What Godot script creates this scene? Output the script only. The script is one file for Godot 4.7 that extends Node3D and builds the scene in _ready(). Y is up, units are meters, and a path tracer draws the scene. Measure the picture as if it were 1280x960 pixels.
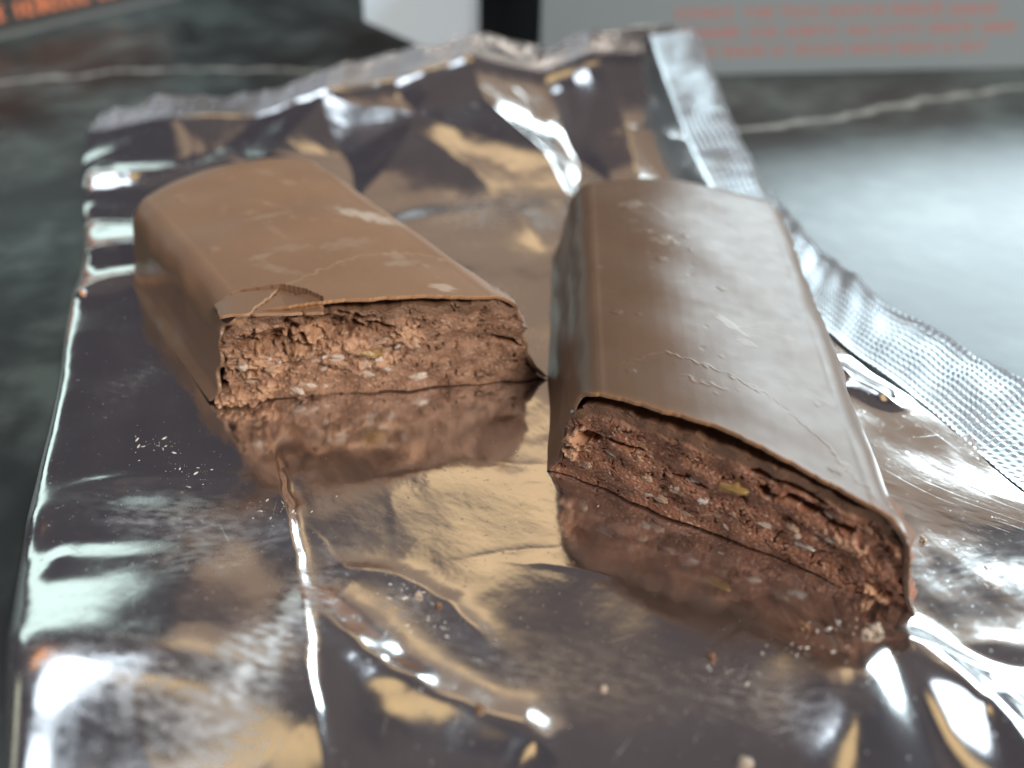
extends Node3D
# A broken chocolate bar on its opened foil wrapper. Shapes are worked out in millimetres and committed in metres.

const MM := 0.001
const CHOC := Color(0.226, 0.129, 0.077)        # linear base colours
const FILL := Color(0.235, 0.118, 0.070)

var rng := RandomNumberGenerator.new()
var n1 := FastNoiseLite.new()
var n2 := FastNoiseLite.new()
var cell := FastNoiseLite.new()
var used := {}


func _ready() -> void:
	rng.seed = 11
	# ---------------------------------------------------------------- camera
	var cam := Camera3D.new()
	cam.name = "camera"
	var att := CameraAttributesPhysical.new()
	att.frustum_focal_length = 31.71
	att.frustum_focus_distance = 0.123
	att.frustum_near = 0.004
	att.frustum_far = 30.0
	att.exposure_aperture = 11.8
	cam.attributes = att
	add_child(cam)
	cam.position = Vector3(0, 0.077915, 0)
	cam.rotation = Vector3(-0.575, 0, 0.02)
	cam.keep_aspect = Camera3D.KEEP_HEIGHT
	cam.fov = rad_to_deg(2.0 * atan(480.0 / 1268.4))
	cam.near = 0.004
	cam.far = 30.0
	cam.current = true
	# ---------------------------------------------------------------- light
	var we := WorldEnvironment.new()
	we.name = "environment"
	var env := Environment.new()
	env.background_mode = Environment.BG_COLOR
	env.background_color = Color(0.030, 0.027, 0.034).linear_to_srgb()
	env.background_energy_multiplier = 1.0
	env.tonemap_mode = Environment.TONE_MAPPER_LINEAR
	env.tonemap_exposure = 1.55
	env.sdfgi_enabled = true
	env.ssao_enabled = true
	env.ssil_enabled = true
	we.environment = env
	add_child(we)
	panel("window_light", 47.0, 22.5, 1.6, Vector2(1.85, 0.42), 8.0, Color(0.75, 0.93, 1.0))
	panel("back_left_fill", -38.0, 13.0, 1.9, Vector2(1.2, 0.36), 0.8, Color(0.76, 1.0, 0.95))  # added cool panel for the sheen on the far counter and flap
	panel("warm_bounce_fill", 1.5, 40.0, 1.8, Vector2(0.40, 0.28), 0.38, Color(1.0, 0.72, 0.37))  # added panel, stands in for the glow of an unseen lit wall
	panel("brown_bounce_fill", 11.0, 32.0, 2.6, Vector2(2.0, 0.9), 0.15, Color(1.0, 0.68, 0.40))  # added dim panel for brown foil reflections, in place of wall bounce
	panel("dim_overhead_fill", 14.0, 56.0, 2.4, Vector2(2.4, 1.0), 0.022, Color(1.0, 0.72, 0.54))  # added dim panel, varies the tone mirrored in the near foil
	panel("high_left_fill", -72.0, 62.0, 1.4, Vector2(0.85, 0.45), 2.3, Color(0.76, 0.89, 1.0))  # added panel that makes the white patches on the near left foil
	panel("warm_overhead_fill", -20.0, 83.0, 1.5, Vector2(0.5, 0.3), 0.5, Color(1.0, 0.70, 0.32))  # added gold panel, mirrored by the curved ridge of the foil
	panel("front_window_light", 140.0, 40.0, 1.6, Vector2(0.5, 0.4), 24.0, Color(1.0, 0.90, 0.79))
	panel("left_edge_fill", -95.0, 20.0, 1.5, Vector2(0.6, 0.25), 0.4, Color(0.95, 1.0, 0.74))  # added pale panel, brightens the rolled left edge of the foil
	panel("orange_fill", -60.0, 42.0, 1.3, Vector2(0.46, 0.15), 0.9, Color(1.0, 0.42, 0.14))  # added panel for orange streaks in the foil, no lamp stands there
	panel("warm_side_light", 105.0, 13.0, 1.5, Vector2(0.8, 0.3), 0.8, Color(1.0, 0.70, 0.30))  # added warm panel for gold glints on the foil creases

	noise_setup()
	build_counter()
	build_boxes()
	build_wrapper()
	build_bars()
	build_crumbs()


# An area light: azimuth from straight back (degrees, right is positive), elevation, distance, size, radiance.
func panel(called: String, az: float, el: float, dist: float, size: Vector2, radiance: float, tint: Color) -> void:
	var l := AreaLight3D.new()
	l.name = called
	l.area_size = size
	l.area_normalize_energy = true
	l.light_energy = radiance * size.x * size.y / PI
	l.light_color = tint.linear_to_srgb()
	l.area_range = 8.0
	l.area_attenuation = 2.0
	l.shadow_enabled = true
	add_child(l)
	var a := deg_to_rad(az)
	var e := deg_to_rad(el)
	var d := Vector3(sin(a) * cos(e), sin(e), -cos(a) * cos(e))
	var hub := Vector3(0, 0, -0.12)
	l.look_at_from_position(hub + d * dist, hub, Vector3.UP)


func noise_setup() -> void:
	for n in [n1, n2, cell]:
		n.fractal_type = FastNoiseLite.FRACTAL_NONE
		n.frequency = 1.0
	n1.seed = 5
	n2.seed = 77
	n2.fractal_type = FastNoiseLite.FRACTAL_FBM
	n2.fractal_octaves = 4
	cell.noise_type = FastNoiseLite.TYPE_CELLULAR
	cell.cellular_return_type = FastNoiseLite.RETURN_DISTANCE
	cell.seed = 9


# ---------------------------------------------------------------------- helpers
func numbered(called: String) -> String:
	var k: int = used.get(called, 0)
	used[called] = k + 1
	return called if k == 0 else "%s_%03d" % [called, k]


func thing(called: String, label: String, category: String, at: Vector3, group := "") -> Node3D:
	var o := Node3D.new()
	o.name = numbered(called)
	add_child(o, true)
	o.position = at * MM
	tag(o, label, category, group)
	return o


func tag(o: Node, label: String, category: String, group := "") -> void:
	o.set_meta("label", label)
	o.set_meta("category", category)
	if group:
		o.set_meta("group", group)


func part(called: String, mesh: Mesh, m: Material, parent: Node) -> MeshInstance3D:
	var o := MeshInstance3D.new()
	var counts: Dictionary = parent.get_meta("counts", {}) if parent != self else used
	var k: int = counts.get(called, 0)
	counts[called] = k + 1
	if parent != self:
		parent.set_meta("counts", counts)
	o.name = called if k == 0 else "%s_%03d" % [called, k]
	o.mesh = mesh
	o.material_override = m
	parent.add_child(o, true)
	return o


func mat(color: Color, rough := 0.5, metal := 0.0, vc := false) -> StandardMaterial3D:
	var m := StandardMaterial3D.new()
	m.albedo_color = Color(1, 1, 1) if vc else color.linear_to_srgb()
	m.roughness = rough
	m.metallic = metal
	m.vertex_color_use_as_albedo = vc
	return m


func noise_tex(size: int, freq: float, sd: int, oct := 4, kind := FastNoiseLite.TYPE_SIMPLEX_SMOOTH) -> NoiseTexture2D:
	var n := FastNoiseLite.new()
	n.noise_type = kind
	n.seed = sd
	n.frequency = freq
	n.fractal_octaves = oct
	var t := NoiseTexture2D.new()
	t.width = size
	t.height = size
	t.seamless = true
	t.noise = n
	return t


# Points of a grid (rows of nx points, in millimetres, relative to base) to a smooth mesh.
func grid_mesh(nx: int, ny: int, p: PackedVector3Array, base: Vector3, col := PackedColorArray(), uv := PackedVector2Array(), wind := 1) -> ArrayMesh:
	var nrm := PackedVector3Array()
	nrm.resize(p.size())
	var out := PackedVector3Array()
	out.resize(p.size())
	for j in ny:
		var ja := maxi(j - 1, 0) * nx
		var jb := mini(j + 1, ny - 1) * nx
		for i in nx:
			var k := j * nx + i
			var du := p[j * nx + mini(i + 1, nx - 1)] - p[j * nx + maxi(i - 1, 0)]
			var dv := p[jb + i] - p[ja + i]
			nrm[k] = (du.cross(dv) * wind).normalized()
			out[k] = (p[k] - base) * MM
	var idx := PackedInt32Array()
	idx.resize((nx - 1) * (ny - 1) * 6)
	var w := 0
	for j in ny - 1:
		for i in nx - 1:
			var a := j * nx + i
			var b := a + 1
			var c := a + nx
			var d := c + 1
			if wind > 0:
				idx[w] = a; idx[w + 1] = c; idx[w + 2] = b
				idx[w + 3] = b; idx[w + 4] = c; idx[w + 5] = d
			else:
				idx[w] = a; idx[w + 1] = b; idx[w + 2] = c
				idx[w + 3] = b; idx[w + 4] = d; idx[w + 5] = c
			w += 6
	var arr := []
	arr.resize(Mesh.ARRAY_MAX)
	arr[Mesh.ARRAY_VERTEX] = out
	arr[Mesh.ARRAY_NORMAL] = nrm
	arr[Mesh.ARRAY_INDEX] = idx
	if col.size():
		arr[Mesh.ARRAY_COLOR] = col
	if uv.size():
		arr[Mesh.ARRAY_TEX_UV] = uv
	var am := ArrayMesh.new()
	am.add_surface_from_arrays(Mesh.PRIMITIVE_TRIANGLES, arr)
	return am


func curve_at(pts: PackedVector3Array, t: float) -> Vector3:
	var n := pts.size()
	var x := clampf(t, 0.0, 1.0) * (n - 1)
	var i := mini(int(x), n - 2)
	var f := x - i
	return pts[i].cubic_interpolate(pts[i + 1], pts[maxi(i - 1, 0)], pts[mini(i + 2, n - 1)], f)


# Distance from q to a polyline: (distance, signed side, share of the length).
func line_dist(q: Vector2, pl: PackedVector2Array) -> Vector3:
	var best := 1e9
	var side := 1.0
	var along := 0.0
	var n := pl.size() - 1
	for i in n:
		var a := pl[i]
		var e := pl[i + 1] - a
		var t := clampf((q - a).dot(e) / e.length_squared(), 0.0, 1.0)
		var d := (q - a - e * t).length()
		if d < best:
			best = d
			side = signf(e.cross(q - a))
			along = (i + t) / n
	return Vector3(best, side, along)


# A closed lump: a sphere pushed about by noise, radii r in millimetres.
func lump(r: Vector3, rough: float, sd: int, nu := 14, nv := 10) -> ArrayMesh:
	var p := PackedVector3Array()
	for j in nv:
		var th := lerpf(0.03, PI - 0.03, float(j) / (nv - 1))
		for i in nu:
			var ph := TAU * i / (nu - 1)
			var d := Vector3(sin(th) * cos(ph), cos(th), sin(th) * sin(ph))
			var k := 1.0 + rough * n1.get_noise_3d(d.x * 1.3 + sd * 7.1, d.y * 1.3, d.z * 1.3) + rough * 0.5 * n1.get_noise_3d(d.x * 3.1, d.y * 3.1 + sd * 3.7, d.z * 3.1)
			p.append(d * r * k)
	return grid_mesh(nu, nv, p, Vector3.ZERO, PackedColorArray(), PackedVector2Array(), -1)


# ---------------------------------------------------------------------- the counter
func build_counter() -> void:
	var s := 2048
	var n := FastNoiseLite.new()
	n.seed = 21
	n.frequency = 1.0
	n.fractal_octaves = 5
	var im := Image.create(1024, 1024, false, Image.FORMAT_RGB8)
	# the sheet of texture covers 500 x 500 mm: x -250..250, z -400..100
	var vein := PackedVector2Array([Vector2(-250, -214), Vector2(-132, -256), Vector2(-100, -270), Vector2(-60, -272), Vector2(0, -258), Vector2(48, -229), Vector2(74, -240), Vector2(102, -256), Vector2(140, -273), Vector2(250, -330)])
	for y in 1024:
		for x in 1024:
			var q := Vector2(x / 1024.0 * 500 - 250, y / 1024.0 * 500 - 400)
			var a := n.get_noise_2d(q.x * 0.02, q.y * 0.02)
			var b := n.get_noise_2d(q.x * 0.09 + 50, q.y * 0.09)
			var k := clampf(0.5 + a * 0.8 + b * 0.5, 0, 1)
			var c := Color(0.012, 0.017, 0.017).lerp(Color(0.085, 0.112, 0.108), k * k)
			if q.y < -200:
				var ld := line_dist(q + Vector2(0, b * 3.0), vein)
				var wv := 1.1 + 0.9 * n.get_noise_1d(q.x * 0.07)
				c = c.lerp(Color(0.42, 0.44, 0.42), 0.85 * (1.0 - smoothstep(wv * 0.5, wv * 1.7, ld.x)))
			im.set_pixel(x, y, c.linear_to_srgb())
	var m := mat(Color.WHITE, 0.36)
	m.albedo_color = Color.WHITE
	m.albedo_texture = ImageTexture.create_from_image(im)
	m.metallic_specular = 0.55
	m.roughness_texture = null
	m.heightmap_enabled = true
	m.heightmap_texture = noise_tex(512, 0.03, 4, 5)
	m.heightmap_scale = 0.012
	var nx := 60
	var p := PackedVector3Array()
	var uv := PackedVector2Array()
	for j in nx:
		for i in nx:
			var x := -250.0 + 500.0 * i / (nx - 1)
			var z := -400.0 + 500.0 * j / (nx - 1)
			p.append(Vector3(x, 0, z))
			uv.append(Vector2(float(i) / (nx - 1), float(j) / (nx - 1)))
	var o := part("countertop", grid_mesh(nx, nx, p, Vector3.ZERO, PackedColorArray(), uv, -1), m, self)
	o.set_meta("kind", "structure")
	o.set_meta("label", "dark grey-green stone countertop with a thin pale vein")


# ---------------------------------------------------------------------- the boxes behind
func slab(a: Vector3, b: Vector3, h0: float, h1: float, thick: float) -> ArrayMesh:
	# an upright board from a to b (on the ground) between two heights, with a little rounding at its edges
	var d := (b - a)
	d.y = 0
	var nrm := Vector3(-d.z, 0, d.x).normalized()
	var prof := [Vector2(-0.5, 0), Vector2(-0.5, 0.04), Vector2(-0.5, 0.96), Vector2(-0.2, 1), Vector2(0.2, 1), Vector2(0.5, 0.96), Vector2(0.5, 0.04), Vector2(0.5, 0)]
	var p := PackedVector3Array()
	var uv := PackedVector2Array()
	for t in [0.0, 0.0, 0.001, 0.999, 1.0, 1.0]:
		for q in prof:
			p.append(a + d * t + nrm * thick * q.x + Vector3.UP * lerpf(h0, h1, q.y))
			uv.append(Vector2(t, 1.0 - q.y))
	var k := prof.size()
	for i in k:   # close the two ends
		var mid0 := a + Vector3.UP * lerpf(h0, h1, prof[i].y)
		p[i] = mid0
		p[5 * k + i] = b + Vector3.UP * lerpf(h0, h1, prof[i].y)
	return grid_mesh(k, 6, p, Vector3.ZERO, PackedColorArray(), uv, 1)


# Rows of small printed marks, too blurred in the photograph to be read as letters.
func print_image(w: int, h: int, ground: Color, ink: Color, rows: Array, sd: int) -> ImageTexture:
	var r := RandomNumberGenerator.new()
	r.seed = sd
	var im := Image.create(w, h, false, Image.FORMAT_RGB8)
	im.fill(ground.linear_to_srgb())
	var c := ink.linear_to_srgb()
	for row in rows:   # [top, letter height, from, to]
		var x: float = row[2] * w
		var lh := int(row[1] * h)
		var top := int(row[0] * h)
		while x < row[3] * w:
			var letters := r.randi_range(2, 8)
			for l in letters:
				var lw := maxi(2, int(lh * r.randf_range(0.35, 0.7)))
				var st := maxi(1, int(lh * 0.27))
				var tall := r.randf() < 0.3
				var y0 := top - (int(lh * 0.35) if tall else 0)
				match r.randi_range(0, 3):
					0:
						im.fill_rect(Rect2i(int(x), y0, st, lh + top - y0), c)
						im.fill_rect(Rect2i(int(x), top, lw, st), c)
						im.fill_rect(Rect2i(int(x) + lw - st, top, st, lh), c)
					1:
						im.fill_rect(Rect2i(int(x), top, lw, st), c)
						im.fill_rect(Rect2i(int(x), top + lh - st, lw, st), c)
						im.fill_rect(Rect2i(int(x), top, st, lh), c)
					2:
						im.fill_rect(Rect2i(int(x) + lw / 2 - st / 2, y0, st, lh + top - y0), c)
						im.fill_rect(Rect2i(int(x), top, lw, st), c)
					3:
						im.fill_rect(Rect2i(int(x), top + lh - st, lw, st), c)
						im.fill_rect(Rect2i(int(x), top, st, lh), c)
						im.fill_rect(Rect2i(int(x) + lw - st, top, st, lh), c)
				x += lw + st
				if x > row[3] * w:
					break
			x += lh * 0.5
	if sd == 8:   # the pale bottom edge of the dark box
		im.fill_rect(Rect2i(0, int(h * 0.93), w, h), Color(0.16, 0.17, 0.17).linear_to_srgb())
	return ImageTexture.create_from_image(im)


func build_boxes() -> void:
	# the grey carton at the right: front face from its left corner to the right, its left end open
	var base := Vector3(95, 0, -281)
	var g := thing("carton", "pale grey carton with faint red print and an open end with a white flap", "box", base)
	var a := Vector3(5.5, 0, -268) - base
	var b := Vector3(190, 0, -296) - base
	var deep := Vector3(-46, 0, -58)
	var hh := 31.0
	var face := mat(Color.WHITE, 0.42)
	face.albedo_texture = print_image(1024, 192, Color(0.31, 0.385, 0.43), Color(0.56, 0.26, 0.25), [[0.44, 0.09, 0.19, 0.68], [0.60, 0.09, 0.20, 0.70], [0.77, 0.08, 0.19, 0.66], [0.22, 0.12, 0.2, 0.8]], 3)
	var white := mat(Color(0.64, 0.76, 0.88), 0.6)
	var grey := mat(Color(0.36, 0.38, 0.37), 0.5)
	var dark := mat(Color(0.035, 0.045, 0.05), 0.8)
	part("front_panel", slab(a, b, 0.2, hh, 0.7), face, g)
	part("back_panel", slab(a + deep, b + deep, 0.2, hh, 0.7), grey, g)
	part("end_panel", slab(b + Vector3(0.4, 0, 0), b + deep + Vector3(0.4, 0, 0), 0.2, hh, 0.7), grey, g)
	var lid := PackedVector3Array()
	var lo := PackedVector3Array()
	for t in [[0.0, 0.0], [1.0, 0.0], [0.0, 1.0], [1.0, 1.0]]:
		var q: Vector3 = a + (b - a) * t[0] + deep * t[1]
		lid.append(q + Vector3.UP * (hh + 0.3))
		lo.append(q + Vector3.UP * 0.6)
	part("top_panel", grid_mesh(2, 2, lid, Vector3.ZERO), grey, g)
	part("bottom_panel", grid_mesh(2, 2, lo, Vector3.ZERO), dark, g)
	part("dark_inset", slab(a + deep * 0.95 + Vector3(14, 0, 0), a + deep * 0.05 + Vector3(14, 0, 0), 0.7, hh - 0.5, 0.6), dark, g)  # added dark board, stands in for the shade inside the open end
	# the white flap, hinged at the far edge of the open end and swung out to the left
	var hinge := a + deep * 0.36
	var fp := PackedVector3Array()
	var nn := 22
	for j in nn:
		for i in nn:
			var s := float(i) / (nn - 1)
			var t := float(j) / (nn - 1)
			var low := 3.0
			if s > 0.45:
				low = lerpf(3.0, 15.0, (s - 0.45) / 0.55)
			var x := -s * 28.0
			var z := 25.0 * pow(s, 1.5)
			fp.append(hinge + Vector3(x, lerpf(low, hh - 1.0, t), z))
	part("white_flap", grid_mesh(nn, nn, fp, Vector3.ZERO), white, g)

	# the dark box at the upper left
	var base2 := Vector3(-150, 0, -330)
	var d := thing("dark_box", "dark brown box with orange print at the far left edge of the counter", "box", base2)
	var a2 := Vector3(-185, 0, -238) - base2
	var b2 := Vector3(-113, 0, -353) - base2
	var deep2 := Vector3(-60, 0, -40)
	var f2 := mat(Color.WHITE, 0.45)
	f2.albedo_texture = print_image(1024, 256, Color(0.060, 0.056, 0.054), Color(0.90, 0.27, 0.12), [[0.66, 0.16, 0.02, 0.80], [0.40, 0.16, 0.02, 0.92], [0.14, 0.16, 0.02, 0.9]], 8)
	var dk := mat(Color(0.06, 0.056, 0.054), 0.5)
	part("front_panel", slab(a2, b2, 0.2, 26, 0.8), f2, d)
	part("end_panel", slab(b2, b2 + deep2, 0.2, 26, 0.8), dk, d)
	part("back_panel", slab(a2 + deep2, b2 + deep2, 0.2, 26, 0.8), dk, d)
	var l2 := PackedVector3Array([a2 + Vector3.UP * 26, b2 + Vector3.UP * 26, a2 + deep2 + Vector3.UP * 26, b2 + deep2 + Vector3.UP * 26])
	part("top_panel", grid_mesh(2, 2, l2, Vector3.ZERO), dk, d)


# ---------------------------------------------------------------------- the wrapper
var left_rail := PackedVector3Array([Vector3(-36, 0, -30), Vector3(-43.5, 0, -56), Vector3(-48, 0, -68), Vector3(-53, 0, -81.4), Vector3(-57, 0, -95), Vector3(-62, 0, -115), Vector3(-69.2, 0, -138.4), Vector3(-73.2, 0, -155), Vector3(-79, 0, -172), Vector3(-84.5, 0, -186), Vector3(-88.5, 0, -199), Vector3(-92, 0, -211)])
var right_rail := PackedVector3Array([Vector3(84, 0, -34), Vector3(80, 0, -58), Vector3(77, 0, -76), Vector3(80, 0, -88), Vector3(71, 0, -98), Vector3(65.5, 0, -112.5), Vector3(55, 0, -133), Vector3(48, 0, -155), Vector3(40, 0, -180), Vector3(38, 0, -208), Vector3(37, 0, -228), Vector3(37, 0, -243)])


func rise(u: float, v: float) -> float:
	var top: float
	if u < 0.25:
		top = lerpf(2.5, 5.0, u / 0.25)
	elif u < 0.5:
		top = lerpf(5.0, 11.5, (u - 0.25) / 0.25)
	else:
		top = lerpf(11.5, 13.5, (u - 0.5) / 0.5)
	var t := clampf((v - 0.72) / 0.28, 0.0, 1.0)
	return top * t * t


# Flat facets that meet in creases: a triangle lattice of random heights, read out linearly.
func facet(q: Vector2, size: float, turn: float, sd: int) -> float:
	var r := q.rotated(turn) / size
	r.x += r.y * 0.5
	var c := r.floor()
	var f := r - c
	var i := int(c.x)
	var j := int(c.y)
	if f.x + f.y < 1.0:
		var h0 := corner(i, j, sd)
		return h0 + (corner(i + 1, j, sd) - h0) * f.x + (corner(i, j + 1, sd) - h0) * f.y
	var h1 := corner(i + 1, j + 1, sd)
	return h1 + (corner(i, j + 1, sd) - h1) * (1.0 - f.x) + (corner(i + 1, j, sd) - h1) * (1.0 - f.y)


# The folds behind the bars: creases between points of chosen height (x, z, height), flat between them.
var fold_points := PackedVector3Array([
	Vector3(-95, -178, 0), Vector3(-60, -180, 0), Vector3(-30, -184, 0), Vector3(-5, -182, 0), Vector3(12, -186, 0), Vector3(26, -186, 0), Vector3(46, -188, 0),
	Vector3(-86, -196, 1.4), Vector3(-66, -194, 0.3), Vector3(-50, -201, 1.5), Vector3(-37, -203, -0.6), Vector3(-22, -213, 2.6), Vector3(-6, -217, 4.6), Vector3(5, -203, 1.6), Vector3(13, -206, -2.0), Vector3(25, -214, 2.2), Vector3(40, -212, 0),
	Vector3(-96, -208, 0.6), Vector3(-74, -214, 1.4), Vector3(-57, -219, -0.8), Vector3(-42, -223, 0.9), Vector3(-27, -228, -0.6), Vector3(-10, -232, 3.4), Vector3(6, -236, -1.5), Vector3(19, -236, 2.0), Vector3(44, -245, 0.5), Vector3(-96, -216, 0), Vector3(-40, -240, 1), Vector3(0, -250, 1), Vector3(44, -255, 0)])
var fold_high := PackedFloat32Array()
var fold_flat := PackedVector2Array()
var fold_tris := PackedInt32Array()
var fold_last := 0


func fold_height(q: Vector2) -> float:
	if q.y > -178.0:
		return 0.0
	if fold_tris.is_empty():
		for p in fold_points:
			fold_flat.append(Vector2(p.x, p.y))
			fold_high.append(p.z)
		fold_tris = Geometry2D.triangulate_delaunay(fold_flat)
	var n := fold_tris.size() / 3
	for k in n:
		var t := ((fold_last + k) % n) * 3
		var a := fold_flat[fold_tris[t]]
		var e := fold_flat[fold_tris[t + 1]] - a
		var f := fold_flat[fold_tris[t + 2]] - a
		var det := e.cross(f)
		var u := (q - a).cross(f) / det
		var v := e.cross(q - a) / det
		if u >= -0.0001 and v >= -0.0001 and u + v <= 1.0002:
			fold_last = t / 3
			return fold_z(t) + u * (fold_z(t + 1) - fold_z(t)) + v * (fold_z(t + 2) - fold_z(t))
	return 0.0


func fold_z(t: int) -> float:
	return fold_high[fold_tris[t]]


func corner(i: int, j: int, sd: int) -> float:
	return float((hash(Vector3i(i, j, sd)) >> 3) % 2000) / 1000.0 - 1.0


func dome(q: Vector2, c: Vector2, r: Vector2, turn: float) -> float:
	var d := (q - c).rotated(-turn)
	var k := d.x * d.x / (r.x * r.x) + d.y * d.y / (r.y * r.y)
	return exp(-k) if k < 9.0 else 0.0


func build_wrapper() -> void:
	var base := Vector3(-10, 0, -140)
	var w := thing("foil_wrapper", "torn open silver foil wrapper spread flat under both pieces of the bar", "wrapper", base)
	var nx := 460
	var ny := 620
	var p := PackedVector3Array()
	p.resize(nx * ny)
	var uv := PackedVector2Array()
	uv.resize(nx * ny)
	# creases: line, height, width on the right of its direction, width on the left, sharpness radius, taper at its ends
	var creases := [
		[[Vector2(-31, -107), Vector2(-28.4, -98), Vector2(-26.0, -91.6), Vector2(-23.3, -83.5), Vector2(-21.2, -76.3), Vector2(-18.6, -65.8), Vector2(-16.2, -57.5), Vector2(-13, -47)], 0.6, 0.7, 5.0, 0.03, 0.2],
		[[Vector2(-22.4, -79), Vector2(-18.3, -73.0), Vector2(-11.9, -66.9), Vector2(-5.5, -63.5), Vector2(1.4, -61.0), Vector2(6, -57.5)], 1.15, 2.2, 3.8, 0.9, 0.15],
		[[Vector2(-22.2, -79.4), Vector2(-17.9, -81.6), Vector2(-11.8, -80.8), Vector2(-6.3, -76.7), Vector2(-2.7, -72.3), Vector2(1, -66)], 0.32, 1.6, 2.2, 0.4, 0.25],
		[[Vector2(37.6, -71.4), Vector2(40.4, -71.4), Vector2(44.5, -69.0), Vector2(49, -67.2), Vector2(56, -66)], 0.9, 1.6, 3.6, 0.3, 0.25],
		[[Vector2(46, -66), Vector2(49, -62), Vector2(53, -52)], 1.2, 3.0, 3.5, 0.4, 0.2],
		[[Vector2(44, -73), Vector2(52, -72), Vector2(64, -74)], 0.4, 2.5, 2.5, 0.8, 0.3],
		[[Vector2(-55, -92.0), Vector2(-46, -96), Vector2(-38, -97), Vector2(-31, -97)], 0.28, 1.6, 3.4, 0.5, 0.25],
		[[Vector2(-52, -80.5), Vector2(-44, -80.5), Vector2(-36, -82), Vector2(-27, -80)], 0.5, 3.4, 3.0, 1.2, 0.2],
		[[Vector2(-49, -72), Vector2(-40, -70), Vector2(-31, -67)], -0.35, 4.0, 4.4, 1.2, 0.3],
		[[Vector2(-85, -187), Vector2(-76, -189), Vector2(-66, -194), Vector2(-56, -200)], 1.3, 4.5, 3.0, 0.2, 0.1],
		[[Vector2(-79.5, -172), Vector2(-72, -173), Vector2(-60, -182)], -1.2, 4.0, 4.0, 0.3, 0.1],
		[[Vector2(-74, -155.5), Vector2(-68, -159), Vector2(-60, -160)], 1.2, 4.5, 5.0, 0.25, 0.12],
		[[Vector2(-70, -140.5), Vector2(-64, -147), Vector2(-57, -151)], 0.9, 3.5, 3.0, 0.2, 0.15],
		[[Vector2(6, -158), Vector2(0, -178), Vector2(-10, -196), Vector2(-26, -212)], 0.9, 7.0, 6.0, 0.5, 0.2],
		[[Vector2(-26, -172), Vector2(-4, -180), Vector2(18, -182)], 0.7, 4.0, 7.0, 0.6, 0.3],
		[[Vector2(45, -128), Vector2(48, -121), Vector2(54, -114)], 1.3, 2.5, 1.6, 0.2, 0.25],
		
		[[Vector2(43, -79), Vector2(54, -85), Vector2(72, -86)], -0.35, 4.0, 4.5, 1.0, 0.3],
	]
	var cr_rng := RandomNumberGenerator.new()
	cr_rng.seed = 71
	for k in 60:   # fine creases all over the sheet
		var cv := cr_rng.randf_range(0.02, 0.95)
		var cq := curve_at(left_rail, cv).lerp(curve_at(right_rail, cv), cr_rng.randf_range(0.04, 0.97))
		var ca := cr_rng.randf() * TAU
		var cl := cr_rng.randf_range(3.0, 13.0)
		var c0 := Vector2(cq.x, cq.z)
		var cd := Vector2(cos(ca), sin(ca))
		creases.append([[c0 - cd * cl, c0 + cd.orthogonal() * cr_rng.randf_range(-1.5, 1.5), c0 + cd * cl], cr_rng.randf_range(-0.05, 0.07), cr_rng.randf_range(0.28, 0.9), cr_rng.randf_range(0.28, 1.6), 0.02, 0.4])
	var lines := []
	var boxes := []
	for c in creases:
		var pl := PackedVector2Array(c[0])
		lines.append(pl)
		var r := Rect2(pl[0], Vector2.ZERO)
		for q in pl:
			r = r.expand(q)
		boxes.append(r.grow(4.0 * maxf(c[2], c[3])))
	for j in ny:
		var v := float(j) / (ny - 1)
		var a := curve_at(left_rail, v)
		var b := curve_at(right_rail, v)
		for i in nx:
			var u := float(i) / (nx - 1)
			var q3 := a.lerp(b, u)
			var q := Vector2(q3.x, q3.z)
			var back := smoothstep(0.70, 0.9, v)
			var y := 0.45 + rise(u, v)
			# slack of the sheet, and its crumpled far end
			y += 0.17 * n1.get_noise_2d(q.x * 0.055, q.y * 0.055)
			y += 0.012 * n1.get_noise_2d(q.x * 0.2 + 40, q.y * 0.2)
			var warp := q + Vector2(n1.get_noise_2d(q.x * 0.03, q.y * 0.03 + 8.0), n1.get_noise_2d(q.x * 0.03 + 8.0, q.y * 0.03)) * 6.0
			y += 0.22 * facet(warp, 23.0, 0.6, 3) + fold_height(q + (warp - q) * 0.25) + back * 0.25 * facet(warp, 8.0, 1.1, 21)
			# the sheet lifts towards the camera at the lower left and falls at its left edge
			y += 5.0 * dome(q, Vector2(-36, -65), Vector2(17, 9), 0.1)
			y += 1.4 * dome(q, Vector2(-37, -76), Vector2(13, 6.5), 0.15)
			y += 0.9 * dome(q, Vector2(-40, -89), Vector2(12, 4.0), 0.0)
			y += 2.7 * dome(q, Vector2(33.5, -65), Vector2(5.4, 9), 0.3)
			y += 3.0 * dome(q, Vector2(44, -63.5), Vector2(3.4, 8.5), -0.35)
			var from_edge := u * (b.x - a.x)
			if v < 0.80:
				y += 1.7 * (1.0 - exp(-from_edge / 1.7)) * exp(-from_edge / 9.0) * (1.0 - smoothstep(0.70, 0.80, v))
			var wob := Vector2(n1.get_noise_2d(q.x * 0.22, q.y * 0.22 + 30.0), n1.get_noise_2d(q.x * 0.22 + 30.0, q.y * 0.22)) * 0.22
			for c in lines.size():
				if not (boxes[c] as Rect2).has_point(q):
					continue
				var cr: Array = creases[c]
				var ld := line_dist(q + wob, lines[c])
				var wd: float = cr[2] if ld.y < 0.0 else cr[3]
				var s: float = (sqrt(ld.x * ld.x + cr[4] * cr[4]) - cr[4]) / wd
				if s < 4.0:
					var ends := smoothstep(0.0, cr[5], ld.z) * smoothstep(0.0, cr[5], 1.0 - ld.z) if cr[5] > 0.0 else 1.0
					y += cr[1] * exp(-s * (1.0 + 0.35 * s)) * ends * (0.9 + 0.4 * n1.get_noise_2d(q.x * 0.04 + 5.0, q.y * 0.04))
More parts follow.
